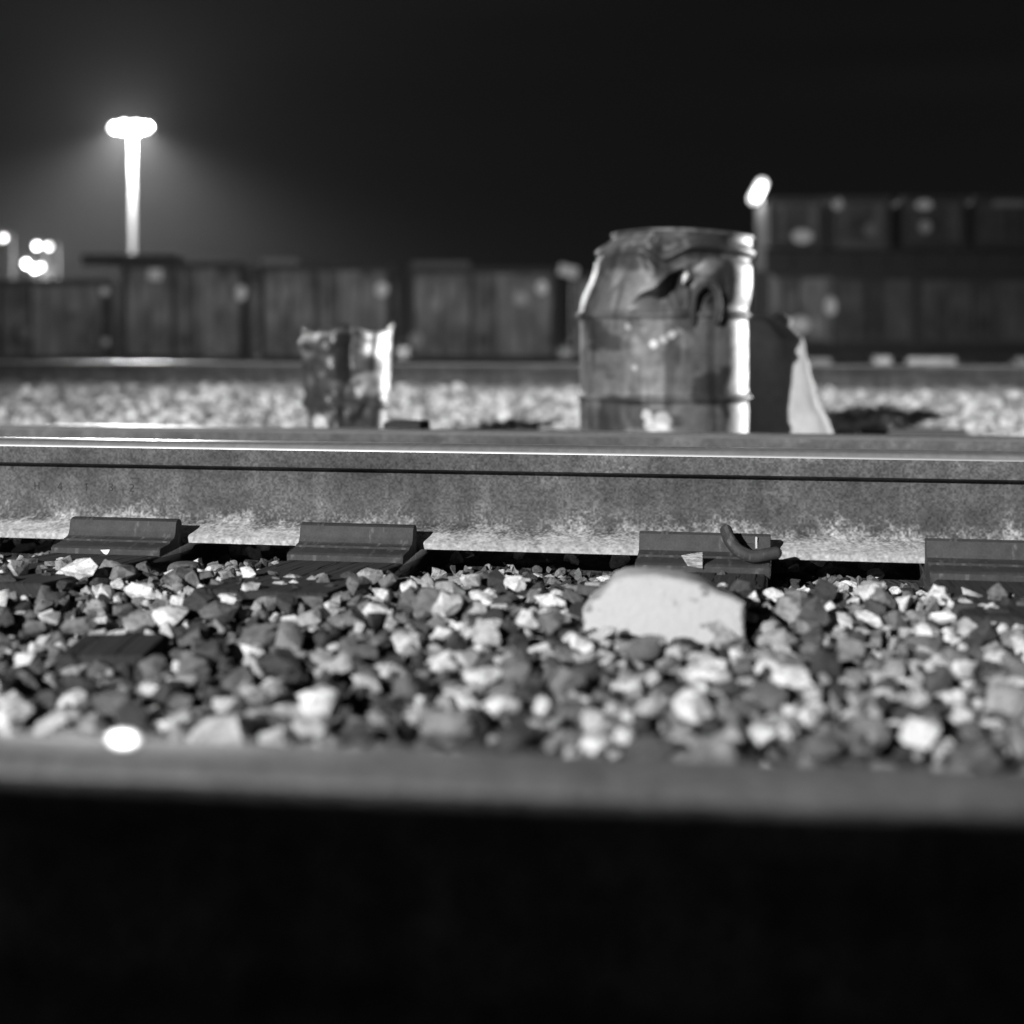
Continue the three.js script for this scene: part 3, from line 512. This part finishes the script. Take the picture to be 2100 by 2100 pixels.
container('mottled container hidden mostly behind the drum', 1172, 1536, 560, 744, ZT, 1, {});
const thingsOnTop = [[274, 534, 200, 12, 'dark flat cover lying on the container under the lamp mast', 0.04], [575, 540, 70, 8, 'pale tarpaulin bundle on the container behind the bin', 0.25], [905, 545, 120, 8, 'pale strip of sheeting on the container left of the drum', 0.14]];
thingsOnTop.forEach(([px, py, w, h, label, l]) => { const p = pxAt(px, py + h, ZT + 0.7); const g = new RoundedBoxGeometry(w / 3000 * ZT, h * 2 / 3000 * ZT, 0.9, 3, 0.05); g.translate(0, h / 3000 * ZT, 0); const o = single('sheet_cover', label, 'cover', g, std(l, 0.9), 'covers on the containers'); o.position.set(p.x, p.y + (py === 534 ? 0.0 : 0), p.z); });
{ const p = pxAt(1165, 556, ZT - 0.2); const o = single('sign_board', 'bright white board at the container corner left of the drum', 'sign', new RoundedBoxGeometry(0.5, 0.3, 0.06, 2, 0.02), std(0.75, 0.7)); o.position.copy(p); o.rotation.z = -0.25; }
// right: two tiers
const ZR = 36;
container('pale container with white fittings just right of the sack', 1540, 1708, 556, 714, ZR, 1, { postMat: panelMats[1], group: 'lower tier of containers at right', spots: [[1703, 628, 0.3, 0.45, 0.75], [1640, 666, 0.5, 0.4, 0.7], [1672, 668, 0.35, 0.35, 0.2], [1580, 600, 0.5, 0.9, 0.16]], ribs: 5 });
container('dark container with a round mark in the lower tier', 1712, 1876, 560, 714, ZR, 4, { postMat: std(0.09, 0.8), group: 'lower tier of containers at right', spots: [[1790, 630, 0.5, 0.5, 0.02]], ribs: 6 });
container('darkest container at the right end of the lower tier', 1880, 2160, 562, 714, ZR, 4, { postMat: std(0.05, 0.8), group: 'lower tier of containers at right', ribs: 9 });
{
  const a = pxAt(1546, 510, ZR), b = pxAt(2170, 556, ZR);
  const o = thing('shade_gap_deck', 'dark deck made up for the shaded gap between the two tiers of containers at right', 'deck', [(a.x + b.x) / 2, b.y, -ZR]);  // deck made up to fill the shaded gap between the tiers
  mesh('slab', bx(b.x - a.x, a.y - b.y - 0.01, 1.6, 0, (a.y - b.y) / 2, -1.75), deckMat, o);
  for (let i = 0; i < 9; i++) mesh('stiffener', bx(0.12, a.y - b.y - 0.06, 0.1, -(b.x - a.x) / 2 + 0.4 + i * 0.8, (a.y - b.y) / 2, -0.9), deckMat, o);
  const c = pxAt(1540, 716, ZR + 0.1), d = pxAt(2170, 752, ZR + 0.1); const u = thing('skid_frame', 'black skid frame under the lower tier of containers', 'frame', [(c.x + d.x) / 2, d.y, -ZR - 0.1]);
  mesh('beam', bx(d.x - c.x, (c.y - d.y) * 0.55, 1.5, 0, (c.y - d.y) * 0.72, -1.7), deckMat, u);
  for (let i = 0; i < 8; i++) mesh('foot', bx(0.3, (c.y - d.y) * 0.45, 0.4, -(d.x - c.x) / 2 + 0.3 + i * 1.0, (c.y - d.y) * 0.22, -1.2), deckMat, u);
}
container('upper container beside the bright pole', 1577, 1692, 404, 509, ZR, 4, { group: 'upper tier of containers at right', spots: [[1645, 485, 0.5, 0.35, 0.35]], ribs: 4 });
container('upper container with a pale bottom rail', 1700, 1828, 402, 509, ZR, 4, { group: 'upper tier of containers at right', botMat: std(0.1, 0.8), spots: [[1717, 418, 0.24, 0.3, 0.35], [1785, 472, 0.36, 0.36, 0.1]], ribs: 5 });
container('upper container with two stacked white dots', 1848, 1982, 402, 509, ZR, 4, { group: 'upper tier of containers at right', spots: [[1895, 420, 0.4, 0.24, 0.6], [1897, 465, 0.3, 0.3, 0.3]], ribs: 5 });
container('upper container with a pale bar at the right edge', 1996, 2170, 402, 509, ZR, 4, { group: 'upper tier of containers at right', plates: [[2070, 417, 0.8, 0.14, 0.25]], ribs: 6 });
// made-up pale blocks stand in for spots of light under the right containers
[[1680, 741, 46, 12, 'small low pale stand-in for a spot of light right of the sack', 0.3], [1808, 744, 32, 26, 'square white stand-in for a spot of light before the right containers', 0.62], [1910, 744, 94, 22, 'long white stand-in for a spot of light before the right containers', 0.62], [2096, 744, 20, 22, 'white stand-in for a spot of light at the right edge of the frame', 0.35]].forEach(([px, py, w, h, label, l]) => {
  const d = 30, p = pxAt(px, py, d); const g = boxUV(new RoundedBoxGeometry(w / 100, h / 100 + 0.25, 0.3, 2, 0.03), 0.5); g.translate(0, -0.125, 0); const o = single('light_spot_block', label, 'block', g, new THREE.MeshStandardMaterial({ map: speck, color: G(l * 1.2), roughness: 0.9 }), 'pale blocks before the containers'); o.position.copy(p);
});

// ------------------------------------------------------------------ lamps
function bulbLight(parent, x, y, z, cd, size) { const l = new THREE.PointLight(0xffffff, cd, 0, 2); l.position.set(x, y, z); l.castShadow = true; l.shadow.radius = size; parent.add(l); return l; }
const glow = (e) => new THREE.MeshStandardMaterial({ color: G(0.8), emissive: G(1), emissiveIntensity: e, roughness: 0.4 });
{
  const d = 60, top = pxAt(272, 262, d), foot = -0.1, h = top.y - foot;
  const o = thing('lamp_mast', 'tall glowing lamp mast rising behind the containers at left', 'lamp mast', [top.x, foot, -d]);
  const pole = new THREE.CylinderGeometry(0.07, 0.15, h, 24); pole.translate(0, h / 2, 0); mesh('pole', pole, std(0.025, 0.85), o);
  mesh('crossarm', bx(1.5, 0.1, 0.12, 0, h + 0.05, -0.05), std(0.3, 0.7), o);
  for (const [x, r] of [[-0.64, 0.17], [-0.23, 0.24], [0.23, 0.24], [0.64, 0.17]]) {
    const hd = mesh('lamp_housing', bx(r * 1.7, r * 1.5, 0.2, x, h + 0.0, 0.12, 0.03), std(0.3, 0.6), o);
    const g = new THREE.SphereGeometry(r, 24, 14); g.translate(x, h - 0.06, 0.42); mesh('lamp_bulb', g, glow(9), hd);
    bulbLight(o, x, h - 0.06, 0.42, 640, 6);
    const down = new THREE.SpotLight(0xffffff, 3100, 0, 1.40, 0.6, 2); down.position.set(x, h - 0.06, 0.42); down.target.position.set(x, 0, 0.42); down.castShadow = true; down.shadow.radius = 6; o.add(down, down.target);   // each lamp throws most of its light downwards
  }
}
// distant lights, far left
[[6, 487, 0.5, 'faint distant lamp cut by the left edge'], [75, 504, 1.7, 'upper left lamp of the distant cluster'], [101, 505, 1.4, 'upper right lamp of the distant cluster'], [53, 541, 5, 'brightest distant lamp, lower left of the cluster'], [70, 552, 2.1, 'lowest lamp of the distant cluster'], [84, 548, 0.9, 'faint lamp at the right of the distant cluster']].forEach(([px, py, e, label]) => {
  const d = 120, p = pxAt(px, py, d), h = p.y + 0.1; const o = thing('distant_lamp', label, 'street lamp', [p.x, -0.1, -d], 0, 'distant street lamps at far left');
  const pole = new THREE.CylinderGeometry(0.05, 0.08, h + 0.35, 10); pole.translate(0, (h + 0.35) / 2, -2.4); mesh('pole', pole, std(0.02, 0.9), o);
  mesh('arm', bx(0.06, 0.06, 2.4, 0, h + 0.32, -1.2), std(0.02, 0.9), o);
  const g = new THREE.SphereGeometry(0.2, 18, 12); g.translate(0, h, 0); mesh('lamp_bulb', g, glow(e), o);
  bulbLight(o, 0, h, 0, e * 110, 5);
});
// pole with a tilted glowing head beside the right containers
{
  const d = 34, f = pxAt(1560, 556, d), t = pxAt(1560, 425, d);
  const o = thing('pole_lamp', 'pole with a tilted glowing lamp head beside the upper containers', 'lamp', [f.x, f.y, -d]);
  const H = t.y - f.y; const pole = new THREE.CylinderGeometry(0.115, 0.115, H, 18); pole.translate(0, H / 2, 0); mesh('pole', pole, std(0.22, 0.7), o);
  const head = new THREE.CapsuleGeometry(0.13, 0.40, 6, 16); head.rotateZ(-0.5); head.translate(-0.08, H + 0.36, 0.1); mesh('lamp_head', head, glow(1.5), o);
  mesh('neck', bx(0.08, 0.3, 0.08, 0.02, H + 0.12, 0), std(0.2, 0.7), o);
  const base = new THREE.CylinderGeometry(0.2, 0.2, f.y + 0.1, 14); base.translate(0, -(f.y + 0.1) / 2, 0); mesh('footing', base, deckMat, o);
  bulbLight(o, -0.06, H + 0.32, 0.32, 3, 5);
}
// floodlight on a low mast out of the frame, right and behind the drum: it rims the drum and the bin
{
  const o = thing('floodlight_mast', 'low floodlight mast outside the frame at right', 'floodlight', [12, -0.05, -14.3]);
  const pole = new THREE.CylinderGeometry(0.06, 0.08, 1.0, 14); pole.translate(0.1, 0.5, -0.35); mesh('pole', pole, std(0.3, 0.7), o);
  mesh('housing', bx(0.5, 0.4, 0.12, 0.1, 1.1, -0.32, 0.03), std(0.2, 0.6), o);
  const g = new THREE.SphereGeometry(0.22, 20, 14); g.translate(0, 1.1, 0); mesh('lamp_bulb', g, glow(80), o);
  const beam = (cd, half, soft, x, y, z) => { const l = new THREE.SpotLight(0xffffff, cd, 0, half, soft, 2); l.position.set(0, 1.1, 0); l.target.position.set(x - 12, y + 0.05, z + 14.3); l.castShadow = true; l.shadow.radius = 10; o.add(l, l.target); };
  beam(1350, 0.22, 0.5, 0.1, 0.35, -5.1);                    // one head at the drum and the bin
  beam(1500, 0.80, 0.8, -1, 0.6, -36);                       // second beam, added to brighten the containers
}
// the floodlight that lights the foreground, its unseen mast made overtall to raise the haze
{
  const o = thing('floodlight_mast', 'floodlight behind the photographer, outside the frame, on a mast made overtall to raise the haze', 'floodlight', [keyAt.x - 0.5, -0.05, keyAt.z + 0.6]);
  const pole = new THREE.CylinderGeometry(0.10, 0.2, 22, 16); pole.translate(0, 11, 0); mesh('pole', pole, std(0.3, 0.7), o);
  mesh('arm', bx(0.12, 0.12, 0.8, 0.2, keyAt.y + 0.05, -0.2), std(0.3, 0.7), o);
  const back = bx(0.5, 0.5, 0.1, 0.40, keyAt.y + 0.12, -0.33, 0.03); mesh('housing', back, std(0.2, 0.6), o);
  const g = new THREE.SphereGeometry(0.12, 20, 14); g.translate(0.5, keyAt.y + 0.05, -0.6); mesh('lamp_bulb', g, glow(60), o);
}
// unseen wall added behind the photographer to keep the foreground rail in shade
{
  const o = thing('added_shade_wall', 'added concrete wall behind the photographer, outside the frame, shading the near rail', 'wall', [-1.7, -0.02, 2.0], -0.12);
  const top = new THREE.Shape([[-3.5, 0], [3.5, 0], [3.5, 1.436], [0.2, 1.434], [-0.1, 1.431], [-0.32, 1.432], [-0.42, 1.433], [-3.5, 1.435]].map((p) => new THREE.Vector2(...p)));
  const g = new THREE.ExtrudeGeometry(top, { depth: 0.18, bevelEnabled: false }); g.translate(0, 0, -0.09); mesh('panel', boxUV(g, 1), std(0.25, 0.95), o); mesh('footing', bx(7.1, 0.14, 0.4, 0, 0.0, 0), std(0.2, 0.95), o);
}

renderer.render(scene, camera);
